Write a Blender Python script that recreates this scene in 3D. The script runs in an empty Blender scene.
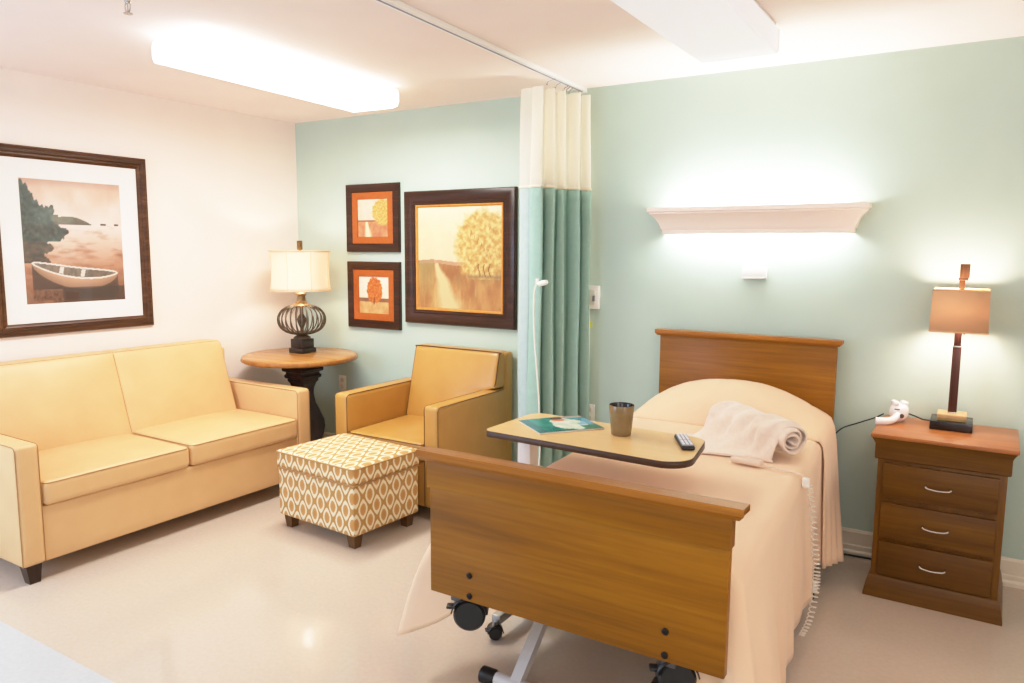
import bpy, bmesh, math, random
from mathutils import Vector, Matrix, noise
random.seed(7)
scn = bpy.context.scene
COL = scn.collection
PI = math.pi
H = 2.44

# ------------------------------------------------------------------ materials
def s2l(c):
    return tuple(((v/255)/12.92 if v/255 <= .04045 else ((v/255+.055)/1.055)**2.4) for v in c)
def rgba(c): return (*s2l(c), 1)
def base_mat(name, color, rough=.5, metal=0, spec=.5, **kw):
    m = bpy.data.materials.new(name); m.use_nodes = True
    b = m.node_tree.nodes['Principled BSDF']
    b.inputs['Base Color'].default_value = rgba(color)
    b.inputs['Roughness'].default_value = rough
    b.inputs['Metallic'].default_value = metal
    b.inputs['Specular IOR Level'].default_value = spec
    for k, v in kw.items(): b.inputs[k.replace('_', ' ')].default_value = v
    return m
def N(m, t, **props):
    n = m.node_tree.nodes.new(t)
    for k, v in props.items(): setattr(n, k, v)
    return n
def L(m, a, b): m.node_tree.links.new(a, b)
def P(m): return m.node_tree.nodes['Principled BSDF']
def coords(m, scale=(1, 1, 1), kind='Object'):
    tc = N(m, 'ShaderNodeTexCoord'); mp = N(m, 'ShaderNodeMapping')
    mp.inputs['Scale'].default_value = scale
    L(m, tc.outputs[kind], mp.inputs['Vector']); return mp.outputs['Vector']
def noise_tex(m, vec, scale, detail=3, rough=.5, dist=0):
    n = N(m, 'ShaderNodeTexNoise')
    n.inputs['Scale'].default_value = scale; n.inputs['Detail'].default_value = detail
    n.inputs['Roughness'].default_value = rough; n.inputs['Distortion'].default_value = dist
    L(m, vec, n.inputs['Vector']); return n.outputs['Fac']
def ramp(m, fac, stops):
    r = N(m, 'ShaderNodeValToRGB'); e = r.color_ramp.elements
    while len(e) < len(stops): e.new(.5)
    for el, (p, c) in zip(e, stops): el.position = p; el.color = rgba(c)
    L(m, fac, r.inputs['Fac']); return r.outputs['Color']
def bump(m, fac, strength=.2, dist=.002):
    b = N(m, 'ShaderNodeBump'); b.inputs['Strength'].default_value = strength
    b.inputs['Distance'].default_value = dist
    L(m, fac, b.inputs['Height']); L(m, b.outputs['Normal'], P(m).inputs['Normal'])
def mottled(name, c1, c2, scale=20, rough=.5, bump_s=0, bump_scale=None, spec=.5, **kw):
    m = base_mat(name, c1, rough, spec=spec, **kw); v = coords(m)
    f = noise_tex(m, v, scale, 4)
    L(m, ramp(m, f, [(.3, c1), (.7, c2)]), P(m).inputs['Base Color'])
    if bump_s: bump(m, noise_tex(m, v, bump_scale or scale*8, 2), bump_s)
    return m
def wood(name, dark, mid, light, axis=0, rough=.35, scale=1.0, coat=.15):
    m = base_mat(name, mid, rough, spec=.25, Coat_Weight=coat, Coat_Roughness=.25)
    sc = [7*scale]*3; sc[axis] = .55*scale
    v = coords(m, tuple(sc))
    f1 = noise_tex(m, v, 2.0, 5, .6, .6)
    sc2 = [60*scale]*3; sc2[axis] = 2.0*scale
    f2 = noise_tex(m, coords(m, tuple(sc2)), 2.0, 3, .6)
    mx = N(m, 'ShaderNodeMix'); mx.data_type = 'FLOAT'; mx.inputs['Factor'].default_value = .33
    L(m, f1, mx.inputs['A']); L(m, f2, mx.inputs['B'])
    L(m, ramp(m, mx.outputs['Result'], [(.3, dark), (.5, mid), (.7, light)]), P(m).inputs['Base Color'])
    return m
def emis(name, color, strength):
    m = base_mat(name, color, .5)
    P(m).inputs['Emission Color'].default_value = rgba(color)
    P(m).inputs['Emission Strength'].default_value = strength
    return m
def art_mat(name, rough=.6):
    m = base_mat(name, (200, 200, 200), rough)
    a = N(m, 'ShaderNodeAttribute'); a.attribute_name = 'Col'
    L(m, a.outputs['Color'], P(m).inputs['Base Color']); return m
def sheer(name, color, opacity, translucent=.5):
    m = base_mat(name, color, .8); nt = m.node_tree
    out = nt.nodes['Material Output']
    d = N(m, 'ShaderNodeBsdfDiffuse'); d.inputs['Color'].default_value = rgba(color)
    t = N(m, 'ShaderNodeBsdfTranslucent'); t.inputs['Color'].default_value = rgba(color)
    mx = N(m, 'ShaderNodeMixShader'); mx.inputs[0].default_value = translucent
    L(m, d.outputs[0], mx.inputs[1]); L(m, t.outputs[0], mx.inputs[2])
    res = mx.outputs[0]
    if opacity < 1:
        tr = N(m, 'ShaderNodeBsdfTransparent'); m2 = N(m, 'ShaderNodeMixShader'); m2.inputs[0].default_value = opacity
        L(m, tr.outputs[0], m2.inputs[1]); L(m, res, m2.inputs[2]); res = m2.outputs[0]
    L(m, res, out.inputs['Surface']); return m

# ------------------------------------------------------------------ mesh building
class B:
    """collects shapes into one mesh"""
    def __init__(s): s.v = []; s.f = []; s.col = None; s.uv = None
    def add(s, vs, fs, M=None):
        o = len(s.v)
        s.v += [tuple(M @ Vector(q)) if M else tuple(q) for q in vs]
        s.f += [tuple(i+o for i in f) for f in fs]; return s
    def box(s, x0, x1, y0, y1, z0, z1, bev=.004, seg=2, M=None):
        bm = bmesh.new(); bmesh.ops.create_cube(bm, size=1)
        for v in bm.verts:
            v.co = Vector(((x0+x1)/2+v.co.x*(x1-x0), (y0+y1)/2+v.co.y*(y1-y0), (z0+z1)/2+v.co.z*(z1-z0)))
        if bev > 0:
            bmesh.ops.bevel(bm, geom=bm.edges[:], offset=min(bev, .49*min(x1-x0, y1-y0, z1-z0)), segments=seg, affect='EDGES', profile=.5)
        bm.verts.index_update()
        s.add([v.co[:] for v in bm.verts], [[v.index for v in f.verts] for f in bm.faces], M); bm.free(); return s
    def lathe(s, prof, cx, cy, n=32, rot=0, M=None, cap=True, z0=0):
        vs = []; fs = []
        for r, z in prof:
            for k in range(n):
                a = rot+2*PI*k/n; vs.append((cx+r*math.cos(a), cy+r*math.sin(a), z0+z))
        for i in range(len(prof)-1):
            for k in range(n):
                k2 = (k+1) % n; fs.append((i*n+k, i*n+k2, (i+1)*n+k2, (i+1)*n+k))
        if cap:
            fs.append(tuple(range(n))[::-1]); fs.append(tuple((len(prof)-1)*n+k for k in range(n)))
        return s.add(vs, fs, M)
    def tube(s, pts, r, n=8, closed=False, M=None):
        pts = [Vector(q) for q in pts]; m = len(pts); vs = []; fs = []
        rr = r if isinstance(r, (list, tuple)) else [r]*m
        up = None
        for i, q in enumerate(pts):
            a = pts[(i-1) % m] if (closed or i > 0) else q
            b = pts[(i+1) % m] if (closed or i < m-1) else q
            t = (b-a).normalized()
            if up is None:
                up = t.orthogonal().normalized()
            up = (up - t*up.dot(t))
            up = up.normalized() if up.length > 1e-6 else t.orthogonal().normalized()
            w = t.cross(up)
            for k in range(n):
                an = 2*PI*k/n; vs.append(tuple(q+(up*math.cos(an)+w*math.sin(an))*rr[i]))
        for i in range(m if closed else m-1):
            j = (i+1) % m
            for k in range(n):
                k2 = (k+1) % n; fs.append((i*n+k, i*n+k2, j*n+k2, j*n+k))
        if not closed:
            fs.append(tuple(range(n))[::-1]); fs.append(tuple((m-1)*n+k for k in range(n)))
        return s.add(vs, fs, M)
    def prism(s, poly, z0, z1, M=None):
        n = len(poly)
        vs = [(x, y, z0) for x, y in poly]+[(x, y, z1) for x, y in poly]
        fs = [tuple(range(n))[::-1], tuple(range(n, 2*n))]+[(k, (k+1) % n, n+(k+1) % n, n+k) for k in range(n)]
        return s.add(vs, fs, M)
    def loft(s, rings, cap=True, M=None):
        n = len(rings[0]); vs = [q for r in rings for q in r]; fs = []
        for i in range(len(rings)-1):
            for k in range(n):
                k2 = (k+1) % n; fs.append((i*n+k, i*n+k2, (i+1)*n+k2, (i+1)*n+k))
        if cap: fs.append(tuple(range(n))[::-1]); fs.append(tuple((len(rings)-1)*n+k for k in range(n)))
        return s.add(vs, fs, M)
    def grid(s, rows, M=None, closed=False):
        m = len(rows[0]); vs = [q for r in rows for q in r]; fs = []
        for i in range(len(rows)-1):
            for k in range(m if closed else m-1):
                k2 = (k+1) % m
                fs.append((i*m+k, i*m+k2, (i+1)*m+k2, (i+1)*m+k))
        return s.add(vs, fs, M)
    def rbox(s, x0, x1, y0, y1, z0, z1, r=.03, seg=3, mid=8, fn=None, M=None):
        """box with round edges and enough inner vertices to be bent by fn"""
        c = Vector(((x0+x1)/2, (y0+y1)/2, (z0+z1)/2)); h = Vector(((x1-x0)/2, (y1-y0)/2, (z1-z0)/2))
        r = min(r, min(h)*.98)
        ax = []
        for k in range(3):
            e = [-h[k]+r*(1-math.cos(PI/2*j/seg))*1.0 for j in range(seg)]
            q = [-h[k]+r+(2*h[k]-2*r)*j/mid for j in range(mid+1)]
            ax.append(e+q+[-t for t in reversed(e)])
        idx = {}; vs = []; fs = []
        def vid(a, b, d):
            key = (a, b, d)
            if key not in idx:
                p = Vector((ax[0][a], ax[1][b], ax[2][d]))
                inn = Vector([max(-h[k]+r, min(h[k]-r, p[k])) for k in range(3)])
                dd = p-inn
                if dd.length > 1e-9: p = inn+dd.normalized()*r
                p = p+c
                if fn: p = Vector(fn(p, c, h))
                idx[key] = len(vs); vs.append(tuple(p))
            return idx[key]
        n = [len(a)-1 for a in ax]
        for i in range(n[0]):
            for j in range(n[1]):
                fs.append((vid(i, j, 0), vid(i, j+1, 0), vid(i+1, j+1, 0), vid(i+1, j, 0)))
                fs.append((vid(i, j, n[2]), vid(i+1, j, n[2]), vid(i+1, j+1, n[2]), vid(i, j+1, n[2])))
        for i in range(n[0]):
            for j in range(n[2]):
                fs.append((vid(i, 0, j), vid(i+1, 0, j), vid(i+1, 0, j+1), vid(i, 0, j+1)))
                fs.append((vid(i, n[1], j), vid(i, n[1], j+1), vid(i+1, n[1], j+1), vid(i+1, n[1], j)))
        for i in range(n[1]):
            for j in range(n[2]):
                fs.append((vid(0, i, j), vid(0, i, j+1), vid(0, i+1, j+1), vid(0, i+1, j)))
                fs.append((vid(n[0], i, j), vid(n[0], i+1, j), vid(n[0], i+1, j+1), vid(n[0], i, j+1)))
        return s.add(vs, fs, M)

ORG = {}
def mesh_obj(name, b, mat, parent=None, world=True, angle=35, smooth=True, solid=0, weld=0, subd=0, recalc=True):
    me = bpy.data.meshes.new(name)
    off = ORG.get(parent.name, Vector((0, 0, 0))) if (parent and world) else Vector((0, 0, 0))
    bm = bmesh.new()
    lay = bm.verts.layers.float_color.new('Col') if b.col else None
    vs = [bm.verts.new(Vector(q)-off) for q in b.v]
    for f in b.f:
        try: bm.faces.new([vs[i] for i in f])
        except ValueError: pass
    if b.col:
        for v, c in zip(vs, b.col): v[lay] = (*s2l(c), 1)
    if weld: bmesh.ops.remove_doubles(bm, verts=bm.verts[:], dist=weld)
    if recalc: bmesh.ops.recalc_face_normals(bm, faces=bm.faces[:])
    bm.to_mesh(me); bm.free()
    for p in me.polygons: p.use_smooth = smooth
    if smooth and angle: me.set_sharp_from_angle(angle=math.radians(angle))
    me.materials.append(mat)
    o = bpy.data.objects.new(name, me); COL.objects.link(o)
    if solid:
        md = o.modifiers.new('Solidify', 'SOLIDIFY'); md.thickness = solid; md.offset = 0
    if subd:
        md = o.modifiers.new('Subsurf', 'SUBSURF'); md.levels = subd; md.render_levels = subd
    if parent:
        o.parent = parent; ORG[o.name] = off if world else Vector((0, 0, 0))
    return o
def thing(name, label, cat, loc, rotz=0, group=None):
    o = bpy.data.objects.new(name, None); COL.objects.link(o)
    o.empty_display_size = .1
    o.location = loc; o.rotation_euler = (0, 0, rotz)
    o['label'] = label; o['category'] = cat
    if group: o['group'] = group
    ORG[o.name] = Vector(loc); return o
def tag(o, label, cat, group=None):
    o['label'] = label; o['category'] = cat
    if group: o['group'] = group
    return o
def struct(name, b, mat, **kw):
    o = mesh_obj(name, b, mat, **kw); o['kind'] = 'structure'; return o
def lamp_light(name, kind, loc, energy, color, parent=None, **kw):
    l = bpy.data.lights.new(name, kind); l.energy = energy; l.color = color
    for k, v in kw.items(): setattr(l, k, v)
    o = bpy.data.objects.new(name, l); COL.objects.link(o)
    o.location = Vector(loc)-(ORG[parent.name] if parent else Vector((0, 0, 0)))
    if parent: o.parent = parent
    return o
def smoothstep(a, b, x):
    t = max(0, min(1, (x-a)/(b-a))); return t*t*(3-2*t)
def catmull(pts, n=8):
    pts = [Vector(q) for q in pts]; out = []
    for i in range(len(pts)-1):
        p0 = pts[max(i-1, 0)]; p1 = pts[i]; p2 = pts[i+1]; p3 = pts[min(i+2, len(pts)-1)]
        for k in range(n):
            t = k/n
            out.append(.5*((2*p1)+(p2-p0)*t+(2*p0-5*p1+4*p2-p3)*t*t+(3*p1-p0-3*p2+p3)*t**3))
    out.append(pts[-1]); return out
def rot_about(c, ang, axis='Z'):
    c = Vector(c); return Matrix.Translation(c) @ Matrix.Rotation(ang, 4, axis) @ Matrix.Translation(-c)

# ------------------------------------------------------------------ camera
cam = bpy.data.cameras.new('camera'); cam.sensor_width = 36; cam.lens = 745.35*36/1024
cam.clip_start = .05
co = bpy.data.objects.new('camera', cam); COL.objects.link(co)
yaw, pit, rol = .554058, .121802, .00587957
f0 = Vector((-math.sin(yaw), math.cos(yaw), 0)); r0 = Vector((math.cos(yaw), math.sin(yaw), 0)); u0 = Vector((0, 0, 1))
fw = f0*math.cos(pit)-u0*math.sin(pit); up = u0*math.cos(pit)+f0*math.sin(pit)
ri = r0*math.cos(rol)+up*math.sin(rol); up = up*math.cos(rol)-r0*math.sin(rol)
mw = Matrix.Identity(4)
for i in range(3): mw[i][0] = ri[i]; mw[i][1] = up[i]; mw[i][2] = -fw[i]
mw.translation = (4.37016, -3.98478, 1.51521)
co.matrix_world = mw; scn.camera = co

# ------------------------------------------------------------------ colours in use
wall_green = mottled('sage_wall_paint', (184, 203, 189), (188, 207, 193), 3, .55, .12, 220)
wall_cream = mottled('cream_wall_paint', (244, 230, 221), (247, 233, 224), 3, .6, .12, 220)
ceil_m = mottled('ceiling_paint', (245, 230, 222), (248, 233, 225), 4, .8, .1, 200)
white_trim = mottled('cream_trim', (226, 214, 190), (232, 220, 198), 8, .4)
white_paint = base_mat('white_enamel', (243, 240, 236), .35)
white_plastic = base_mat('white_plastic', (240, 238, 232), .35)
black_plastic = base_mat('black_plastic', (28, 27, 27), .4)
chrome = base_mat('brushed_steel', (205, 203, 198), .25, 1)
grey_metal = base_mat('grey_metal', (160, 158, 154), .35, 1)
black_wire = base_mat('black_cable', (22, 20, 20), .5)

# ------------------------------------------------------------------ room
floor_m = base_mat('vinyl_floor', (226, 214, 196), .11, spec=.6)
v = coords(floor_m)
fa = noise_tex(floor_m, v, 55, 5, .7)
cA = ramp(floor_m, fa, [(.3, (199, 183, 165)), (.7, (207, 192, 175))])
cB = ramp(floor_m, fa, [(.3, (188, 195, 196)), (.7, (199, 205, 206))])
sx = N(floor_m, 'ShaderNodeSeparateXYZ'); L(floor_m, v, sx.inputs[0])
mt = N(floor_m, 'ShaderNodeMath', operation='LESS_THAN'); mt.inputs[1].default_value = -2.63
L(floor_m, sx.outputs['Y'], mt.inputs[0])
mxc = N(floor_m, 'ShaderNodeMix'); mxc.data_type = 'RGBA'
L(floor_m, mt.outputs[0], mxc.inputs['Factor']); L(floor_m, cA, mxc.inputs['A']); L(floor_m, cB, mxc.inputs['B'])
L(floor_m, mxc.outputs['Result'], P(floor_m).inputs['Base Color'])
XR, YF = 5.7, -5.2
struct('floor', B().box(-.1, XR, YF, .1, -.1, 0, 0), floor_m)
struct('ceiling', B().box(-.1, XR, YF, .1, H, H+.1, 0), ceil_m)
struct('wall_back', B().box(-.1, XR, 0, .1, 0, H, 0), wall_green)
struct('wall_left', B().box(-.1, 0, YF, 0, 0, H, 0), wall_cream)
struct('wall_right', B().box(XR, XR+.1, YF, .1, 0, H, 0), wall_cream)
def base_prof(o):  # baseboard profile: (depth, height)
    return [(0, 0), (o+.010, 0), (o+.010, .018), (o+.004, .03), (o+.004, .05), (o, .055), (o, .118), (o-.006, .13), (0, .13)]
pr = base_prof(.012)
struct('baseboard_back', B().loft([[(x, -d, z) for d, z in pr] for x in (.02, XR)]), white_trim, angle=20)
struct('baseboard_left', B().loft([[(d, y, z) for d, z in pr] for y in (YF, -.0)]), white_trim, angle=20)

# ------------------------------------------------------------------ ceiling fixtures
tube_glow = emis('lit_diffuser', (255, 250, 245), 3.2)
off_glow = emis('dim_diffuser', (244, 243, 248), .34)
def ceiling_light(label, cx, cy, rz, w, ln, drop, mat, taper):
    t = thing('ceiling_light', label, 'ceiling light', (cx, cy, H), rz)
    hb = .145 if taper else w/2-.005
    mesh_obj('housing', B().box(-hb, hb, -ln/2+.045, ln/2-.045, -.035, 0, .004), white_paint, t, world=False)
    # wrap diffuser: rounded trough
    pts = [(-w/2+.01, -.022), (-w/2, -.045), (-w/2, -drop+.03), (-w/2+.012, -drop+.008), (-w/2+.04, -drop), (w/2-.04, -drop),
           (w/2-.012, -drop+.008), (w/2, -drop+.03), (w/2, -.045), (w/2-.01, -.022)]
    if not taper:
        pts = [(-w/2, -.02), (-w/2, -drop+.006), (-w/2+.006, -drop), (w/2-.006, -drop), (w/2, -drop+.006), (w/2, -.02)]
    mesh_obj('diffuser', B().loft([[(x, y, z) for x, z in pts] for y in (-ln/2+.012, ln/2-.012)]), mat, t, world=False)
    for s in (-1, 1):
        e = [(x*1.01, z) for x, z in pts]
        mesh_obj('end_cap', B().loft([[(x, s*(ln/2-.012)+dy, z) for x, z in e] for dy in (-.006, .006)]), mat if taper else white_paint, t, world=False)
    return t
ceiling_light('long lit white ceiling light above the sofa', 1.36, -1.258, .056, .37, 1.305, .12, tube_glow, True)
lo = lamp_light('tube_light', 'AREA', (1.36, -1.258, H-.124), 40, (1, .95, .895), None, shape='RECTANGLE', size=.30, size_y=1.24)
lo.rotation_euler = (0, 0, .056)
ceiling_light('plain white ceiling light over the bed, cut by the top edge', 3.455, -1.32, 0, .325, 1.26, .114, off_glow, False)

t = thing('fire_sprinkler', 'small metal fire sprinkler hanging from the ceiling at top left', 'sprinkler', (1.665, -2.30, H))
mesh_obj('escutcheon', B().lathe([(.0, 0), (.035, 0), (.035, -.006), (.022, -.014), (.0, -.014)], 1.665, -2.30, 20, z0=H, cap=False), chrome, t)
b = B().lathe([(.012, -.01), (.012, -.03), (.009, -.034)], 1.665, -2.30, 12, z0=H)
for s in (-1, 1):
    b.tube(catmull([(1.665+s*.008, -2.30, H-.03), (1.665+s*.016, -2.30, H-.045), (1.665+s*.012, -2.30, H-.062), (1.665, -2.30, H-.07)], 5), .0026, 6)
b.lathe([(.003, -.03), (.003, -.066)], 1.665, -2.30, 8, z0=H)
mesh_obj('frame', b, chrome, t)
mesh_obj('deflector', B().lathe([(.0, -.074), (.016, -.074), (.016, -.071), (0, -.069)], 1.665, -2.30, 14, z0=H, cap=False), chrome, t)

# ------------------------------------------------------------------ curtain and its track
t = thing('curtain_track', 'white curtain track running along the ceiling to the green wall', 'curtain track', (2.42, -.02, H))
TM = rot_about((2.385, 0, 0), math.radians(2.1)) @ Matrix.Translation((-.035, 0, 0))
mesh_obj('rail', B().box(2.398, 2.442, -3.4, -.02, H-.022, H, .002, M=TM), white_paint, t)
mesh_obj('slot', B().box(2.416, 2.424, -3.4, -.022, H-.0245, H-.0215, .0005, M=TM), base_mat('track_slot', (150, 150, 165), .6), t)
mesh_obj('end_stop', B().box(2.40, 2.44, -.021, -.004, H-.025, H, .002, M=TM), white_paint, t)

teal = mottled('teal_curtain_cloth', (154, 188, 176), (160, 193, 182), 30, .75, .15, 500, spec=.2)
pale = mottled('pale_curtain_lining', (172, 193, 192), (178, 199, 198), 30, .8, .1, 500, spec=.2)
netm = sheer('cream_net', (255, 250, 240), .88, .5)
tc_path = []
nf = 4.5; npts = 130
for k in range(npts+1):
    u = k/npts
    y = -.42+.375*u
    a = 2*PI*nf*u
    amp = .040+.012*math.sin(3.1*u*PI+.5)
    x = 2.285+.150*u+amp*math.sin(a+.9)+.010*math.sin(a*2+.4)
    tc_path.append((x, y+.030*math.cos(a+.9)))
def curtain_rows(path, z0, z1, n, scale0=1, scale1=1, cxy=(2.42, -.2)):
    rows = []
    for i in range(n+1):
        z = z0+(z1-z0)*i/n; sc = scale0+(scale1-scale0)*i/n
        rows.append([(2.34+(x-2.34)*sc+.004*math.sin(z*5+j*.15), y, z) for j, (x, y) in enumerate(path)])
    return rows
lead = [(2.188, -.388), (2.205, -.398), (2.23, -.403), (2.255, -.405), (2.268, -.402)]
full = lead+tc_path[2:]
t = thing('privacy_curtain', 'teal hospital curtain with cream net top beside the armchair', 'curtain', (2.40, -.2, .28))
mesh_obj('fabric_panel', B().grid(curtain_rows(tc_path[1:], .28, 1.862, 24, 1.12, 1.0)), teal, t, angle=0, solid=.003)
mesh_obj('lining_edge', B().grid(curtain_rows(lead, .28, 1.862, 12, 1.0, 1.0)), pale, t, angle=0, solid=.003)
mesh_obj('net_panel', B().grid(curtain_rows(full, 1.86, 2.385, 12, 1.0, .95)), netm, t, angle=0)
mesh_obj('net_band', B().grid(curtain_rows(full, 1.855, 1.868, 1, 1.02, 1.02)), base_mat('cream_tape', (238, 228, 205), .8), t, angle=0, solid=.005)
for k in range(6):
    j = int((k+.5)/6*npts); y = tc_path[j][1]
    mesh_obj('curtain_hook', B().tube(catmull([(2.385-.037*y/.42, y, H-.028), (2.38, y, 2.40), (2.375, y, 2.385), (2.37, y-.004, 2.392)], 5), .002, 6), grey_metal, t)

# call cord clipped on the curtain
t = thing('call_cord', 'white call button cord clipped to the front of the teal curtain', 'call cord', (2.42, -.47, .8))
cw = base_mat('ivory_cord', (238, 236, 226), .5)
mesh_obj('cord', B().tube(catmull([(2.385, -.52, 1.345), (2.372, -.525, 1.31), (2.365, -.525, 1.22), (2.375, -.525, 1.0), (2.40, -.525, .75), (2.41, -.52, .5), (2.40, -.51, .34)], 8), .0045, 8), cw, t)
mesh_obj('push_button', B().lathe([(.006, 0), (.013, .006), (.015, .03), (.013, .055), (.006, .062)], 0, 0, 14, M=Matrix.Translation((2.39, -.525, 1.335)) @ Matrix.Rotation(math.radians(75), 4, 'Y')), white_plastic, t)
mesh_obj('clip', B().box(2.376, 2.392, -.528, -.514, 1.335, 1.365, .003), white_plastic, t)

# ------------------------------------------------------------------ wall plates
def wall_plate(name, label, cat, x, z, w, h, d=.008, group=None, mat=None):
    t = thing(name, label, cat, (x, 0, z))
    mesh_obj('cover_plate', B().box(x-w/2, x+w/2, -d, 0, z-h/2, z+h/2, .003), mat or white_plastic, t)
    return t
t = wall_plate('wall_plate', 'small white blank plate on the green wall under the sconce', 'wall plate', 3.393, 1.405, .125, .062, .02)
mesh_obj('lip', B().box(3.335, 3.452, -.026, -.0, 1.372, 1.384, .003), base_mat('plate_lip_grey', (190, 192, 186), .5), t)  # lip along the bottom edge, greyer than the plate
t = wall_plate('wall_station', 'white nurse call station on the green wall beside the curtain', 'wall station', 2.462, 1.244, .10, .135, .025)
mesh_obj('insert', B().box(2.435, 2.49, -.029, -.02, 1.20, 1.285, .003), base_mat('ivory', (222, 220, 208), .4), t)
mesh_obj('jack', B().box(2.475, 2.49, -.034, -.024, 1.222, 1.255, .002), grey_metal, t)
mesh_obj('cable', B().tube(catmull([(2.452, -.02, 1.177), (2.45, -.012, .9), (2.44, -.012, .62)], 8), .004, 8), cw, t)
mesh_obj('wall_tag', B().box(2.43, 2.462, -.002, 0, 1.062, 1.098, 0), base_mat('yellow_paper', (214, 216, 60), .7))
tag(bpy.data.objects['wall_tag'], 'little yellow tag on the green wall at the curtain edge', 'tag')
def outlet(label, x, z, mat):
    t = wall_plate('wall_outlet', label, 'outlet', x, z, .073, .116, .007, mat=mat)
    for s in (-1, 1):
        mesh_obj('socket', B().lathe([(.017, 0), (.017, .003), (.015, .004)], 0, 0, 18, M=Matrix.Translation((x, -.006, z+s*.026)) @ Matrix.Rotation(PI/2, 4, 'X')), base_mat('socket_ivory', (214, 206, 188), .4), t)
outlet('ivory wall outlet between the round table and the armchair', .429, .528, base_mat('ivory_plate', (240, 232, 214), .4))
outlet('white wall outlet behind the overbed table near the curtain', 2.455, .545, white_plastic)

# ------------------------------------------------------------------ wall sconce
t = thing('wall_sconce', 'long white crown molding wall light glowing above the bed', 'wall light', (3.379, 0, 1.61))
prof = [(.045, 1.61), (.050, 1.612), (.050, 1.632), (.056, 1.638), (.060, 1.652), (.068, 1.672), (.082, 1.694), (.098, 1.711), (.106, 1.716), (.106, 1.724), (.116, 1.728), (.116, 1.745), (.108, 1.746)]
rows = []
for o, z in prof:
    h = .43+o; rows.append([(3.379-h, -.001, z), (3.379-h, -o, z), (3.379+h, -o, z), (3.379+h, -.001, z)])
mesh_obj('molding', B().grid(rows), base_mat('sconce_white', (244, 226, 214), .45), t, angle=30, solid=.006)
mesh_obj('tube', B().lathe([(.013, -.42), (.013, .42)], 0, 0, 14, M=Matrix.Translation((3.379, -.052, 1.690)) @ Matrix.Rotation(PI/2, 4, 'Y')), emis('fluorescent_tube', (248, 250, 250), 185), t)
for s in (-1, 1):
    mesh_obj('bracket', B().box(3.379+s*.43-.01, 3.379+s*.43+.01, -.05, 0, 1.67, 1.71, .003), white_paint, t)

# ------------------------------------------------------------------ framed pictures
def frame_rows(w, h, prof):
    rows = []
    for o, d in prof:
        a, c = w/2-o, h/2-o
        rows.append([(-a, -d, -c), (a, -d, -c), (a, -d, c), (-a, -d, c)])
    return rows
def art(w, h, depth, nx, ny, fn):
    b = B(); b.col = []
    rows = []
    for j in range(ny+1):
        rows.append([(-w/2+w*i/nx, -depth, -h/2+h*j/ny) for i in range(nx+1)])
        for i in range(nx+1): b.col.append(fn(i/nx, j/ny))
    b.grid(rows); return b
def lerp(a, b, t): t = max(0, min(1, t)); return tuple(a[k]+(b[k]-a[k])*t for k in range(3))
def fbm(x, y, s=1, o=4):
    v = 0; a = .5
    for k in range(o): v += a*noise.noise((x*s, y*s, 3.7*k)); s *= 2.1; a *= .55
    return v
espresso = wood('espresso_frame', (38, 22, 14), (56, 33, 21), (78, 48, 32), 0, .28, 1.5)
orange_mat = mottled('orange_mat_board', (166, 82, 18), (178, 92, 26), 40, .6)
gold_lip = mottled('gold_fillet', (190, 122, 44), (204, 138, 58), 40, .4)
print_m = art_mat('print'); photo_m = art_mat('photo_print', .5)
glass = base_mat('picture_glass', (255, 255, 255), .03)
nt = glass.node_tree; out = nt.nodes['Material Output']
lw = N(glass, 'ShaderNodeLayerWeight'); pw_ = N(glass, 'ShaderNodeMath', operation='POWER'); pw_.inputs[1].default_value = 4
L(glass, lw.outputs['Facing'], pw_.inputs[0]); fr = N(glass, 'ShaderNodeMath', operation='MULTIPLY_ADD'); fr.inputs[1].default_value = .5; fr.inputs[2].default_value = .035
L(glass, pw_.outputs[0], fr.inputs[0])
tr = N(glass, 'ShaderNodeBsdfTransparent'); gl = N(glass, 'ShaderNodeBsdfGlossy'); gl.inputs['Roughness'].default_value = .03
ms = N(glass, 'ShaderNodeMixShader'); L(glass, fr.outputs[0], ms.inputs[0]); L(glass, tr.outputs[0], ms.inputs[1]); L(glass, gl.outputs[0], ms.inputs[2])
L(glass, ms.outputs[0], out.inputs['Surface'])

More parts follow.
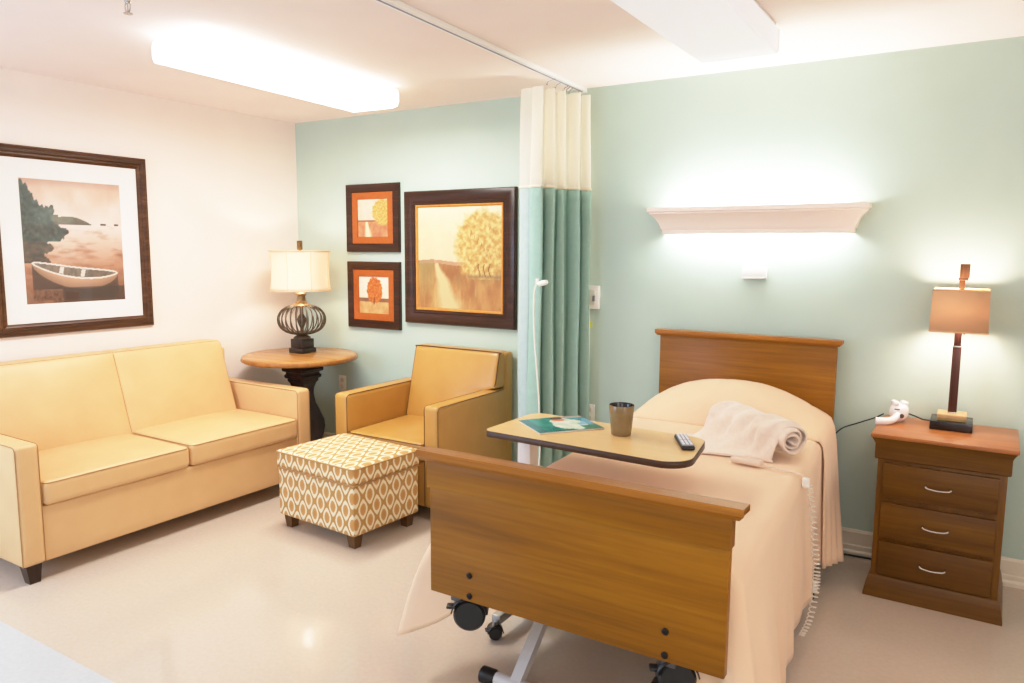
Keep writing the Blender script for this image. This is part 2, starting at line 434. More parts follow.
def leafy(u, v, cx, cy, rx, ry):
    e = ((u-cx)/rx)**2+((v-cy)/ry)**2
    return e-1+.55*fbm(u*3+5, v*3, 4)
def landscape_big(u, v):
    n = fbm(u, v, 6); n2 = fbm(u*1.0, v*.3, 14)
    c = lerp((226, 206, 160), (218, 190, 150), (1-v)*1.3+n)
    if v < .75: c = lerp(c, (214, 178, 140), .5*max(0, .3-abs(u-.3)))
    if v > .8: c = lerp(c, (228, 216, 184), (v-.8)*3)
    hor = .44+.012*math.sin(u*9)
    if v < hor+.035 and u < .62:                                         # far hedge
        c = lerp((196, 138, 110), (160, 130, 96), fbm(u, v, 20)+.5 if u > .2 else 1)
    if v < hor:
        k = (hor-v)/hor
        c = lerp((148, 116, 68), (180, 136, 80), k*1.4+1.6*n2)
        c = lerp(c, (140, 80, 44), max(0, .9*fbm(u+2, v*.6, 7)+.26))
        c = lerp(c, (206, 172, 112), max(0, 1.5*fbm(u*2.2, v*.35, 12)-.15))
        pw = .025+.20*k; pc = .24+.16*k
        path = 1-abs(u-pc+.05*n)/pw
        if path > 0: c = lerp(c, (206, 180, 130), min(1, path*1.6))
        if u < .2: c = lerp(c, (150, 140, 88), .6*(1-k))
    d = leafy(u, v, .78, .62, .33, .36)
    if d < .12 and v > .30:
        lf = fbm(u, v, 22, 3)
        tc = lerp((172, 128, 62), (214, 184, 118), .5+1.7*lf)
        c = lerp(c, tc, min(1, (.12-d)*2.2))
    for k in range(14):                                                  # twig dabs inside the crown
        bx_, by_ = .62+.30*((k*.37) % 1), .50+.30*((k*.61) % 1)
        if abs(u-bx_-.1*(v-by_)) < .004 and abs(v-by_) < .016: c = lerp(c, (120, 84, 44), .75)
    for tx in (.74, .80, .86):
        if abs(u-tx-.01*math.sin(v*40+tx*9)) < .006+.02*max(0, .36-v) and .33 < v < .45: c = lerp(c, (96, 60, 34), .8)
    if .30 < v < .36 and u > .6: c = lerp(c, (112, 92, 62), .65*(1-abs(v-.33)/.03))
    return c
def landscape_small(u, v):
    n = fbm(u, v, 6); c = lerp((222, 206, 180), (214, 188, 160), 1-v+n)
    if v < .42:
        c = lerp((176, 106, 74), (206, 150, 104), .5+n)
        p = 1-abs(u-(.3+.12*(.42-v)))/(.04+.3*(.42-v))
        if p > 0: c = lerp(c, (240, 216, 170), p*1.5)
    if .40 < v < .45: c = (140, 96, 72)
    d = leafy(u, v, .82, .66, .34, .34)
    if d < .1: c = lerp(c, lerp((188, 142, 62), (216, 182, 112), .5+1.5*fbm(u, v, 20)), min(1, (.1-d)*4))
    return c
def tree_small(u, v):
    n = fbm(u, v, 6); c = lerp((246, 232, 208), (238, 214, 178), 1-v+n)
    if v < .36: c = lerp((214, 176, 118), (196, 140, 84), .5+1.2*n)
    if .33 < v < .43: c = lerp((152, 110, 78), (120, 84, 62), .5+n)
    d = leafy(u, v, .52, .62, .25, .33)
    if d < .12: c = lerp(c, lerp((176, 84, 34), (222, 132, 60), .5+1.6*fbm(u, v, 18)), min(1, (.12-d)*5))
    if abs(u-.5) < .02 and .26 < v < .45: c = (100, 60, 36)
    return c
def boat_photo(u, v):
    n = fbm(u, v, 5)
    c = lerp((240, 222, 214), (214, 172, 150), (v-.62)*2.4+n*.5)
    if v > .93: c = lerp(c, (178, 140, 122), (v-.93)*9)
    if v < .64:                                                        # water
        k = (.64-v)/.64
        c = lerp((240, 220, 212), (200, 150, 122), k*1.9)
        c = lerp(c, (150, 98, 70), max(0, 1.3*fbm(u*.5, v*2.2, 9)+k*.55-.12))
    if v < .36: c = lerp(c, (132, 86, 60), (.36-v)*3)
    # far headland
    hh = .655+.055*max(0, 1-((u-.44)/.22)**2) if u > .35 else .72
    if .64 < v < hh and u < .68: c = lerp((88, 84, 70), (112, 98, 82), fbm(u, v, 30)+.5)
    if abs(v-.648) < .008 and (abs(u-.80) < .03 or abs(u-.94) < .022): c = (98, 80, 74)
    # trees and shore at left
    top = .955-.75*max(0, u-.08)-.10*math.sin(u*9)**2+.03*abs(math.sin(u*70))+.05*fbm(u, 1, 24)
    ue = u+.06*fbm(u*2, v, 14)
    if ue < .30+.16*smoothstep(.66, .58, v)-.10*smoothstep(.60, .5, v) and .5 < v < top:
        c = lerp((54, 62, 58), (98, 106, 98), .35+1.1*fbm(u, v, 30)+.8*max(0, v-top+.08)*4)
    elif ue < .20+.5*(v-.33)+.04*math.sin(v*60) and .33 < v <= .5:
        c = lerp((70, 64, 56), (128, 98, 80), .3+fbm(u, v*2, 16)+max(0, u-.24)*4)
    # boat: hull, rim, inside
    bu = (u-.50)/.43; s = 1-bu*bu
    if s > 0:
        sheer_ = .225+.075*bu*bu*.6-.045*bu+.012
        rim_top = sheer_+.062*math.sqrt(s); rim_bot = sheer_-.035*s**.6; keel = rim_bot-.085*s**.5
        if keel < v < rim_bot: c = lerp((152, 116, 92), (196, 156, 128), (v-keel)/.08)
        if rim_bot <= v <= rim_top:
            e = min(v-rim_bot, rim_top-v)
            c = (236, 226, 216) if e < .012 else lerp((96, 84, 74), (150, 132, 116), fbm(u*2, v, 12)+.5)
            if .018 < e and (abs(u-.34-.3*(v-.24)) < .02 or abs(u-.56-.3*(v-.24)) < .02): c = (226, 214, 202)
        if v < keel and v > .03: c = lerp(c, (70, 52, 44), .75)
    if v < .13 and u > .25: c = lerp(c, (72, 54, 46), .7)
    if v < .12 and u <= .35: c = lerp(c, (150, 112, 90), .5+fbm(u, v, 30))
    return c
frame_prof_big = [(0, 0), (0, .022), (.006, .032), (.022, .036), (.045, .034), (.060, .026), (.070, .024), (.076, .028), (.088, .026), (.094, .016)]
t = thing('framed_painting', 'large framed painting of a yellow autumn tree by a field path', 'picture', (1.4985, 0, 1.461))
mesh_obj('frame', B().grid(frame_rows(.885, .885, frame_prof_big), closed=True), espresso, t, world=False, angle=25)
mesh_obj('fillet', B().grid(frame_rows(.70, .70, [(0, .017), (.002, .022), (.010, .020), (.018, .013)]), closed=True), gold_lip, t, world=False, angle=25)
mesh_obj('print', art(.675, .685, .012, 150, 150, landscape_big), print_m, t, world=False, angle=0)
sp = [(0, 0), (0, .020), (.004, .026), (.052, .026), (.056, .022), (.060, .012)]
for (z, fn, lab) in ((1.733, landscape_small, 'small framed print of a pale field path, upper of the two small pictures'),
                     (1.194, tree_small, 'small framed print of a single rust orange tree, lower of the two small pictures')):
    t = thing('framed_print', lab, 'picture', (.762, 0, z), group='small orange framed prints')
    mesh_obj('frame', B().grid(frame_rows(.488, .472, sp), closed=True), espresso, t, world=False, angle=25)
    mesh_obj('mat_board', B().grid(frame_rows(.374, .355, [(0, .012), (.0, .02), (.002, .021), (.046, .021), (.048, .012)]), closed=True), orange_mat, t, world=False, angle=25)
    mesh_obj('print', art(.29, .275, .013, 90, 90, fn), print_m, t, world=False, angle=0)
t = thing('framed_photograph', 'large framed sepia photograph of a rowboat hanging above the sofa', 'picture', (0, -1.660, 1.546), PI/2)
bronze = wood('bronze_frame', (52, 30, 18), (80, 50, 30), (112, 74, 46), 0, .3, 1.5)
mesh_obj('frame', B().grid(frame_rows(.895, 1.016, [(0, 0), (0, .016), (.006, .024), (.020, .030), (.034, .028), (.042, .020), (.050, .022), (.056, .019), (.066, .012)]), closed=True), bronze, t, world=False, angle=25)
mesh_obj('mat_board', B().grid(frame_rows(.775, .90, [(0, .010), (.108, .010), (.112, .007)]), closed=True), base_mat('white_mat_board', (246, 242, 240), .7), t, world=False, angle=0)
mesh_obj('print', art(.556, .686, .0075, 150, 180, boat_photo), photo_m, t, world=False, angle=0)
mesh_obj('glass_pane', B().box(-.39, .39, -.0125, -.0115, -.45, .45, 0), glass, t, world=False)

# ------------------------------------------------------------------ sofa
vinyl = mottled('butter_vinyl', (218, 176, 124), (224, 183, 131), 6, .42, .08, 350)
piping_m = base_mat('brown_piping', (168, 126, 74), .5)
dark_leg = wood('dark_leg_wood', (36, 22, 14), (54, 34, 22), (72, 46, 30), 2, .35)
def leg(x, y, h, w, mat, parent, tap=.7, dx=0, dy=0):
    k = w*tap
    r0_ = [(x-w+0, y-w, h), (x+w, y-w, h), (x+w, y+w, h), (x-w, y+w, h)]
    r1_ = [(x-k+dx, y-k+dy, 0), (x+k+dx, y-k+dy, 0), (x+k+dx, y+k+dy, 0), (x-k+dx, y+k+dy, 0)]
    return mesh_obj('leg', B().loft([r1_, r0_]), mat, parent, smooth=False)
t = thing('sofa', 'pale yellow two seat vinyl sofa with brown piping against the cream wall', 'sofa', (.44, -1.585, 0))
Y0, Y1 = -2.43, -.715; AW = .105; FX = .850
mesh_obj('base', B().rbox(.05, FX-.012, Y0+AW-.01, Y1-AW+.01, .085, .345, .012, 2, 6), vinyl, t)
mesh_obj('back_panel', B().rbox(.025, .12, Y0+.06, Y1-.06, .085, .86, .02, 3, 6), vinyl, t)
for (a, c) in ((Y0, Y0+AW), (Y1-AW, Y1)):
    arm = mesh_obj('arm', B().rbox(.03, FX, a, c, .085, .645, .022, 4, 6), vinyl, t)
    e = .012
    for yy in (a+.004, c-.004):
        pts = [(FX-.006, yy, .09), (FX-.006, yy, .62), (FX-.012, yy, .634), (FX-.026, yy, .640), (.05, yy, .640)]
        mesh_obj('piping', B().tube(pts, .0022, 6), piping_m, arm)
def crown(ax, ay, amt):
    def f(p, c, h):
        u = (p[ax]-c[ax])/h[ax]; w = (p[ay]-c[ay])/h[ay]; k = 3-ax-ay
        if p[k] > c[k]: p[k] += amt*max(0, 1-u*u)*max(0, 1-w*w)
        return p
    return f
def ring(pts, r=.0024): return B().tube(pts, r, 6, closed=True)
def rect_ring(x0, x1, y0, y1, z, rr=.03, n=5):
    out = []
    for (cx, cy, a0) in ((x1-rr, y1-rr, 0), (x0+rr, y1-rr, PI/2), (x0+rr, y0+rr, PI), (x1-rr, y0+rr, 3*PI/2)):
        for k in range(n+1):
            a = a0+PI/2*k/n; out.append((cx+rr*math.cos(a), cy+rr*math.sin(a), z))
    return out
ym = (Y0+Y1)/2
for (a, c) in ((Y0+AW+.004, ym-.003), (ym+.003, Y1-AW-.004)):
    zs = 0.008 if a > -1.6 else 0
    cu = mesh_obj('seat_cushion', B().rbox(.22, FX+.006, a, c, .345, .462+zs, .026, 4, 10, crown(0, 1, .02)), vinyl, t)
    mesh_obj('piping', ring(rect_ring(.225, FX+.004, a+.003, c-.003, .452+zs)), piping_m, cu)
def lean_back(p, c, h):
    w = (p.y-c.y)/h.y; s = (p.z-c.z)/h.z
    if p.x > c.x: p.x += .022*(1-w*w)*(1-s*s)
    p.x -= .155*(p.z-.44)/.48
    return p
for (a, c) in ((Y0+AW-.045, ym+.003), (ym-.003, Y1-AW-.03)):
    cu = mesh_obj('back_cushion', B().rbox(.185, .325, a, c, .43, .918, .016, 4, 10, lean_back), vinyl, t)
    pts = []
    for (x, y, z) in rect_ring(a+.004, c-.004, .435, .914, 0, .02):
        q = Vector((.318, x, y)); q.x -= .155*(q.z-.44)/.48; pts.append(q)
    mesh_obj('piping', ring(pts), piping_m, cu)
for (x, y) in ((.80, Y0+.055), (.80, Y1-.055), (.09, Y0+.055), (.09, Y1-.055)):
    leg(x, y, .088, .034, dark_leg, t, .68, dx=.012 if x > .5 else 0)

# ------------------------------------------------------------------ armchair
tan = mottled('tan_vinyl', (184, 136, 64), (192, 144, 72), 6, .36, .08, 350, Coat_Weight=.15, Coat_Roughness=.3)
t = thing('armchair', 'tan vinyl armchair with dark piping behind the patterned ottoman', 'armchair', (1.508, -.43, 0))
X0, X1, FY = 1.145, 1.930, -.805
mesh_obj('base', B().rbox(X0+.10, X1-.10, FY+.012, -.04, .075, .335, .012, 2, 5), tan, t)
dk_pipe = base_mat('dark_piping', (92, 58, 26), .5)
for (a, c) in ((X0, X0+.105), (X1-.105, X1)):
    arm = mesh_obj('arm', B().rbox(a, c, FY, -.03, .075, .660, .024, 4, 6), tan, t)
    for xx in (a+.005, c-.005):
        mesh_obj('piping', B().tube([(xx, FY+.006, .08), (xx, FY+.006, .634), (xx, FY+.013, .648), (xx, FY+.028, .655), (xx, -.13, .655)], .0024, 6), dk_pipe, arm)
cu = mesh_obj('seat_cushion', B().rbox(X0+.109, X1-.109, FY-.006, -.2, .335, .442, .026, 4, 10, crown(0, 1, .022)), tan, t)
mesh_obj('piping', ring(rect_ring(X0+.112, X1-.112, FY-.004, -.21, .434)), dk_pipe, cu)
mesh_obj('back_panel', B().rbox(X0+.095, X1+.002, -.115, -.022, .075, .885, .02, 3, 6), tan, t)
def chair_pad(p, c, h):
    w = (p.x-c.x)/h.x; s = (p.z-c.z)/h.z
    if p.y < c.y: p.y -= .022*(1-w*w)*(1-s*s)
    k = smoothstep(.672, .64, p.z)
    p.x = p.x-k*max(0, (p.x-c.x)/h.x)*.10
    p.y += .11*(p.z-.44)/.45
    return p
pad = mesh_obj('back_cushion', B().rbox(X0+.105, X1-.010, -.275, -.16, .42, .892, .028, 4, 22, chair_pad), tan, t)
pts = []
for q in catmull([(X1-.125, 0, .45), (X1-.122, 0, .62), (X1-.10, 0, .652), (X1-.04, 0, .668), (X1-.018, 0, .70), (X1-.018, 0, .80), (X1-.018, 0, .875), (X1-.036, 0, .888), (1.5, 0, .889), (X0+.13, 0, .889), (X0+.118, 0, .875), (X0+.116, 0, .80), (X0+.116, 0, .70), (X0+.116, 0, .60), (X0+.116, 0, .45)], 6):
    pts.append((q.x, -.268+.11*(q.z-.44)/.45, q.z))
mesh_obj('piping', B().tube(pts, .0035, 6), dk_pipe, pad)
for (x, y) in ((X0+.05, FY+.05), (X1-.05, FY+.05), (X0+.05, -.08), (X1-.05, -.08)):
    leg(x, y, .08, .032, dark_leg, t, .7)

# ------------------------------------------------------------------ ottoman
ogee = base_mat('ogee_fabric', (220, 190, 140), .8, spec=.25)
m = ogee
uvn = N(m, 'ShaderNodeTexCoord'); sp_ = N(m, 'ShaderNodeSeparateXYZ'); L(m, uvn.outputs['UV'], sp_.inputs[0])
def mth(op, a, bv=None, cv=None):
    n = N(m, 'ShaderNodeMath', operation=op)
    for k, q in enumerate((a, bv, cv)):
        if q is None: continue
        if isinstance(q, (int, float)): n.inputs[k].default_value = q
        else: L(m, q, n.inputs[k])
    return n.outputs[0]
PU, PV = .096, .136
cu_ = mth('COSINE', mth('MULTIPLY', sp_.outputs[0], 2*PI/PU)); cv_ = mth('COSINE', mth('MULTIPLY', sp_.outputs[1], 2*PI/PV))
g = mth('ABSOLUTE', mth('ADD', cu_, mth('MULTIPLY', cv_, .82)))
jit = noise_tex(m, coords(m, (1, 1, 1)), 90, 2)
g2 = mth('ADD', g, mth('MULTIPLY', mth('SUBTRACT', jit, .5), .35))
cr = ramp(m, mth('DIVIDE', g2, 1.82), [(.0, (188, 146, 84)), (.16, (186, 142, 80)), (.24, (240, 228, 196)), (.56, (236, 224, 192)), (.64, (204, 158, 98)), (1, (196, 146, 86))])
L(m, cr, P(m).inputs['Base Color'])
def box_uv(o):
    me = o.data; uv = me.uv_layers.new(name='UVMap')
    for p in me.polygons:
        n = p.normal
        for li in p.loop_indices:
            q = me.vertices[me.loops[li].vertex_index].co
            if abs(n.z) > .7: uv.data[li].uv = (q.x, q.y)
            elif abs(n.y) > abs(n.x): uv.data[li].uv = (q.x, q.z)
            else: uv.data[li].uv = (q.y+.03, q.z)
t = thing('ottoman', 'square ottoman in tan and cream ogee fabric before the armchair', 'ottoman', (1.524, -1.079, 0), math.radians(-4))
o = mesh_obj('body', B().rbox(-.298, .298, -.238, .238, .072, .335, .012, 2, 8), ogee, t, world=False); box_uv(o)
o = mesh_obj('top_cushion', B().rbox(-.306, .306, -.245, .245, .338, .432, .018, 3, 10, crown(0, 1, .012)), ogee, t, world=False); box_uv(o)
for z in (.340, .424):
    mesh_obj('welt', ring(rect_ring(-.306, .306, -.245, .245, z, .018), .004), base_mat('tan_welt', (176, 136, 84), .7), t, world=False)
for (x, y) in ((-.25, -.19), (.25, -.19), (-.25, .19), (.25, .19)):
    leg(x, y, .074, .030, wood('ottoman_leg_wood', (66, 42, 20), (92, 60, 30), (116, 80, 44), 2, .35), t, .72).data.transform(Matrix.Translation(ORG[t.name]))

# ------------------------------------------------------------------ round pedestal table
tx, ty, tz = .452, -.425, .797
t = thing('round_table', 'round wood pedestal table in the room corner', 'table', (tx, ty, 0))
top_m = wood('oak_top', (146, 98, 48), (176, 124, 66), (200, 150, 90), 0, .25, .8)
mesh_obj('tabletop', B().lathe([(0, -.04), (.375, -.04), (.386, -.034), (.386, -.010), (.378, -.002), (.37, 0), (0, 0)], tx, ty, 72, cap=False, z0=tz), top_m, t)
mesh_obj('rim_band', B().lathe([(.3865, -.034), (.389, -.030), (.389, -.014), (.3865, -.010)], tx, ty, 72, cap=False, z0=tz), wood('oak_edge', (132, 84, 36), (160, 106, 50), (184, 130, 72), 2, .3), t)
pprof = [(.150, 0), (.158, .012), (.158, .04), (.140, .05), (.128, .07), (.140, .085), (.146, .10), (.140, .115), (.112, .125), (.106, .14), (.118, .155), (.106, .17), (.102, .19),
         (.118, .24), (.126, .29), (.120, .34), (.098, .40), (.072, .46), (.062, .52), (.064, .56), (.078, .60), (.092, .615), (.092, .63), (.108, .638), (.112, .652), (.100, .664), (.100, .676), (.122, .684), (.126, .70), (.112, .712), (.112, .756)]
b = B()
rings = []
for w, z in pprof:
    w *= .84
    c = w*.12
    rings.append([(tx+.02+x, ty+y, z) for x, y in ((-w+c, -w), (w-c, -w), (w, -w+c), (w, w-c), (w-c, w), (-w+c, w), (-w, w-c), (-w, -w+c))])
mesh_obj('pedestal', b.loft(rings), wood('espresso_pedestal', (26, 15, 10), (44, 26, 18), (66, 42, 30), 2, .4), t, angle=30)

# table lamp with a wire cage
lx, ly, lz = .405, -.36, .7972
t = thing('table_lamp', 'table lamp with a dark wire cage base and cream drum shade', 'lamp', (lx, ly, lz))
iron = mottled('aged_iron', (78, 68, 56), (120, 108, 90), 60, .45, Metallic=.6)
b = B().box(lx-.066, lx+.066, ly-.066, ly+.066, lz, lz+.035, .004).box(lx-.056, lx+.056, ly-.056, ly+.056, lz+.035, lz+.098, .004)
mesh_obj('base', b, mottled('black_lamp_base', (26, 21, 19), (40, 33, 29), 30, .35), t)
mesh_obj('collar', B().lathe([(.058, .098), (.060, .106), (.05, .114), (.036, .122), (.050, .134), (.060, .142), (.04, .150)], lx, ly, 28, z0=lz), iron, t)
zc, rb, hb = .232, .162, .10
for k in range(26):
    a = 2*PI*k/26
    pts = []
    for j in range(15):
        ph = -PI/2*.86+PI*.86*j/14
        r = rb*math.cos(ph)**.75; z = zc+hb*math.sin(ph)/math.sin(PI/2*.86)
        pts.append((lx+r*math.cos(a), ly+r*math.sin(a), lz+z))
    mesh_obj('cage_wire', B().tube(pts, .0046, 6), iron, t)
b = B().lathe([(.012, .14), (.012, .17), (.02, .19), (.03, .215), (.034, .235), (.022, .255), (.012, .27), (.012, .33)], lx, ly, 18, z0=lz)
mesh_obj('stem', b, iron, t)
mesh_obj('neck', B().lathe([(.066, .322), (.07, .33), (.06, .338), (.045, .345), (.042, .352), (.03, .362), (.026, .395), (.036, .402), (.036, .412), (.024, .42), (.012, .43), (.012, .66)], lx, ly, 24, z0=lz), mottled('aged_brass', (120, 98, 62), (160, 136, 92), 60, .4, Metallic=.5), t)
shade_m = sheer('cream_shade', (250, 232, 214), 1, .5)
def shade_r(z): return .197+.010*(2*(z-.435)/.27-1)**2
rows = []
for j in range(13):
    z = .435+.27*j/12
    rows.append([(lx+(shade_r(z)-.006*abs(math.cos(4*a)))*math.cos(a)*1, ly+(shade_r(z)-.006*abs(math.cos(4*a)))*math.sin(a), lz+z) for a in [2*PI*k/64 for k in range(64)]])
sh = mesh_obj('lamp_shade', B().grid(rows, closed=True), shade_m, t, angle=0, solid=.002)
seam = base_mat('shade_trim', (226, 196, 158), .8)
for k in range(8):
    a = 2*PI*k/8+PI/8
    mesh_obj('seam', B().tube([(lx+(shade_r(.435+.27*j/8)+.001)*math.cos(a), ly+(shade_r(.435+.27*j/8)+.001)*math.sin(a), lz+.435+.27*j/8) for j in range(9)], .0022, 5), seam, sh)
for z in (.435, .705):
    mesh_obj('trim_band', B().tube([(lx+(shade_r(z)+.000)*math.cos(2*PI*k/48), ly+(shade_r(z))*math.sin(2*PI*k/48), lz+z) for k in range(48)], .0035, 6, closed=True), seam, sh)
b = B()
for k in range(3):
    a = 2*PI*k/3; b.tube([(lx, ly, lz+.69), (lx+.196*math.cos(a), ly+.196*math.sin(a), lz+.698)], .002, 5)
mesh_obj('shade_spider', b, iron, t)
mesh_obj('finial', B().box(lx-.014, lx+.014, ly-.014, ly+.014, lz+.712, lz+.775, .003).box(lx-.007, lx+.007, ly-.007, ly+.007, lz+.66, lz+.715, .001), mottled('finial_bronze', (96, 76, 46), (140, 114, 70), 50, .4, Metallic=.5), t)
bulb_m = emis('bulb_glass', (255, 224, 180), 6)
mesh_obj('bulb', B().lathe([(.012, .50), (.026, .53), (.032, .56), (.026, .59), (.008, .61)], lx+.05, ly, 16, z0=lz), bulb_m, t)
lamp_light('lamp_glow', 'POINT', (lx, ly, lz+.56), 8, (1, .84, .70), t, shadow_soft_size=.04)

# ------------------------------------------------------------------ bed
oak_h = wood('honey_oak', (112, 68, 2), (142, 89, 4), (168, 112, 12), 0, .36, .7, .02)
oak_d = wood('honey_oak_cap', (128, 76, 14), (158, 98, 26), (182, 124, 46), 0, .3, .7, .12)
HBX, FBX = 3.370, 3.463
def bcx(y): return 3.372+(.1+y)*-.046
t = thing('hospital_bed', 'adjustable hospital bed with honey oak headboard and footboard', 'bed', (3.41, -1.15, 0))
def bed_board(name, cx, y0, y1, z0, z1, w, capw, face):
    o = mesh_obj(name, B().box(cx-w/2, cx+w/2, y0, y1, z0, z1-.03, .003), oak_h, t)
    cb_ = .024 if face > 0 else .010
    yy = (y0-.006, y1+.006)
    if name == 'footboard': mesh_obj('band', B().box(cx-w/2-.004, cx+w/2+.004, y0-.011, y1+.006, z1-.112, z1-.02, .003), oak_h, o)
    ym_ = (y0+y1)/2; d = (y1-y0)/2
    prof = [(-d-.012, z1-.032), (-d-.024, z1-.018), (-d-.024, z1-.004), (-d-.020, z1), (d+.004, z1), (d+.008, z1-.004), (d+.008, z1-.018), (d+.004, z1-.032)]
    mesh_obj('cap', B().loft([[(cx+s*(capw/2-(.0 if z > z1-.02 else .012)), ym_+q, z) for q, z in prof] for s in (-1, 1)]), oak_d, o, angle=25)
    return o
bed_board('headboard', HBX, -.085, -.055, .40, 1.090, .905, .952, -1)
fb = bed_board('footboard', FBX, -2.255, -2.228, .474, .918, .905, .975, -1)
bolt_m = base_mat('bolt_black', (30, 24, 20), .35, .6)
for sx_ in (-.307, .300):
    for z in (.474, .538):
        mesh_obj('bolt', B().lathe([(.0095, 0), (.0095, .003), (.006, .005), (.003, .0055)], 0, 0, 16, M=Matrix.Translation((FBX+sx_, -2.2545, z+.018)) @ Matrix.Rotation(PI/2, 4, 'X')), bolt_m, fb)
frame_m = base_mat('bed_steel', (214, 212, 210), .4)
b = B()
for s in (-1, 1): b.box(3.42+s*.34-.02, 3.42+s*.34+.02, -2.22, -.09, .44, .49, .004)
for y in (-2.15, -1.5, -.8, -.2): b.box(3.42-.36, 3.42+.36, y-.02, y+.02, .45, .485, .004)
mesh_obj('frame', b, base_mat('frame_grey', (96, 94, 94), .45, .5), t)
mesh_obj('mattress', B().rbox(bcx(-1.15)-.435, bcx(-1.15)+.435, -2.12, -.10, .495, .655, .05, 4, 8, lambda p, c, h: Vector((p.x+bcx(p.y)-bcx(-1.15), p.y, p.z))), base_mat('mattress_ticking', (225, 205, 190), .8), t)
for y, d in ((-1.965, .47), (-.62, -.5)):
    bb = B().tube([(3.05, y, .052), (3.88 if y < -1 else 3.85, y, .052)], .024, 12)
    mesh_obj('foot_bar', bb, frame_m, t)
    for x in (3.035, 3.885 if y < -1 else 3.845):
        mesh_obj('bar_cap', B().lathe([(.024, -.03), (.029, -.026), (.029, .022), (.024, .03)], 0, 0, 16, M=Matrix.Translation((x, y, .052)) @ Matrix.Rotation(PI/2, 4, 'Y')), black_plastic if y < -1 else white_plastic, t)
        mesh_obj('floor_pad', B().box(x-.02, x+.02, y-.02, y+.02, 0, .03, .004), black_plastic, t)
    for x in (3.145, 3.77):
        p0, p1 = Vector((x, y, .06)), Vector((x, y+d, .46))
        dirv = (p1-p0).normalized(); nn = dirv.cross(Vector((1, 0, 0))).normalized()*.016
        hx = Vector((.02, 0, 0))
        mesh_obj('leg', B().loft([[tuple(q-hx-nn), tuple(q+hx-nn), tuple(q+hx+nn), tuple(q-hx+nn)] for q in (p0, p1)]), frame_m, t, smooth=False)
def caster(x, y, z, r, parent, stem_top, lever=1, rot=0, nm='caster'):
    M_ = Matrix.Translation((x, y, z)) @ Matrix.Rotation(rot, 4, 'Z') @ Matrix.Rotation(PI/2, 4, 'Y')
    o = mesh_obj(nm, B().lathe([(r*.3, -.020), (r*.86, -.020), (r, -.013), (r, .013), (r*.86, .020), (r*.3, .020)], 0, 0, 28, M=M_), black_plastic, parent)
    R_ = Matrix.Translation((x, y, z)) @ Matrix.Rotation(rot, 4, 'Z')
    b = B()
    arc = [(0, r*1.12*math.cos(a), r*1.12*math.sin(a)) for a in [PI*.05+PI*.9*k/10 for k in range(11)]]
    rows = [[(sx_*.024, q[1], q[2]) for q in arc] for sx_ in (-1, 1)]
    b.grid(rows, M=R_)
    mesh_obj('fork', b, black_plastic, o, solid=.004)
    mesh_obj('stem', B().lathe([(.011, z+r*1.08), (.011, stem_top)], x, y, 12), grey_metal, o)
    mesh_obj('brake_lever', B().box(-.014, .014, -r*1.45, -r*.8, r*.35, r*.55, .004, M=R_), black_plastic, o)
    return o
caster(3.112, -2.19, .398, .050, t, .47, rot=math.radians(-62))
caster(3.775, -2.19, .405, .050, t, .47, rot=math.radians(-62))

# bedspread
peach = mottled('peach_coverlet', (236, 202, 168), (240, 207, 174), 5, .85, .1, 260, spec=.15, Sheen_Weight=.25)
ZT = .684; HW = .455
def topz(x, y):
    return ZT+.004*fbm(x, y, 3)
ys = [-.12-(2.10-.12)*k/70 for k in range(71)]
nxs = 26
ins = .045
b = B(); rows = []
for y in ys:
    c = bcx(y); rows.append([(c-HW+ins+(2*HW-2*ins)*i/nxs, y, topz(0, 0) if i in (0, nxs) else ZT+.004*fbm(c+i*.05, y, 3)) for i in range(nxs+1)])
b.grid(rows)
path = []                                                  # base point, outward normal angle, flare, hem, curl
def hem_l(y): return .27-.085*smoothstep(-1.5, -1.95, y)
for y in ys:
    k = smoothstep(-1.2, -2.0, y); path.append((bcx(y)-HW+ins, y, PI, .03+.25*k**1.3, hem_l(y), y))
cl = (bcx(ys[-1])-HW+ins, ys[-1]); cr_ = (bcx(ys[-1])+HW-ins, ys[-1])
for k in range(1, 9):
    a = PI+PI/2*k/9; path.append((*cl, a, .28-.18*k/9, .195+.20*(k/9)**1.3, -3))
for i in range(nxs+1):
    x = cl[0]+(cr_[0]-cl[0])*i/nxs
    path.append((x, ys[-1], 3*PI/2, .0, .42 if .16 < i/nxs < .84 else (.40 if i < nxs/2 else .42-.22*smoothstep(.16, .0, 1-i/nxs)), -4))
for k in range(1, 9):
    a = 3*PI/2+PI/2*k/9; path.append((*cr_, a, .06+.06*k/9, .19-.12*k/9, -3))
for y in reversed(ys):
    k = smoothstep(-1.4, -2.1, y); path.append((bcx(y)+HW-ins, y, 2*PI, .012+.09*k, .12-.05*k-.035*smoothstep(-.8, -1.3, y), y))
nd = 22; cols = []
for j, (x, y, a, fl, hem, yy) in enumerate(path):
    nx_, ny_ = math.cos(a), math.sin(a); colm = []
    for d in range(nd+1):
        if d <= 5:
            an = PI/2*d/5; off = ins*math.sin(an); z = ZT-ins*(1-math.cos(an)); q = 0
        else:
            q = (d-5)/(nd-5); off = ins+fl*q**(.95-.42*max(0, -nx_)*smoothstep(-1.2, -1.9, y)); z = (ZT-ins)+(hem-(ZT-ins))*q
        rip = (.016*math.sin(y*13+1)+.010*math.sin(y*29+2)+.008*fbm(x, y, 9))*q
        px, py = x+nx_*(off+rip), y+ny_*(off*.8+rip*.3)
        py = max(py, -2.152)
        colm.append((px, py, z))
    cols.append(colm)
b.grid(cols)
bs = thing('bedspread', 'peach bedspread draped over the bed down to the floor', 'bedspread', (3.41, -1.1, .7))
mesh_obj('coverlet', b, peach, bs, angle=0, weld=.0015, solid=.004)
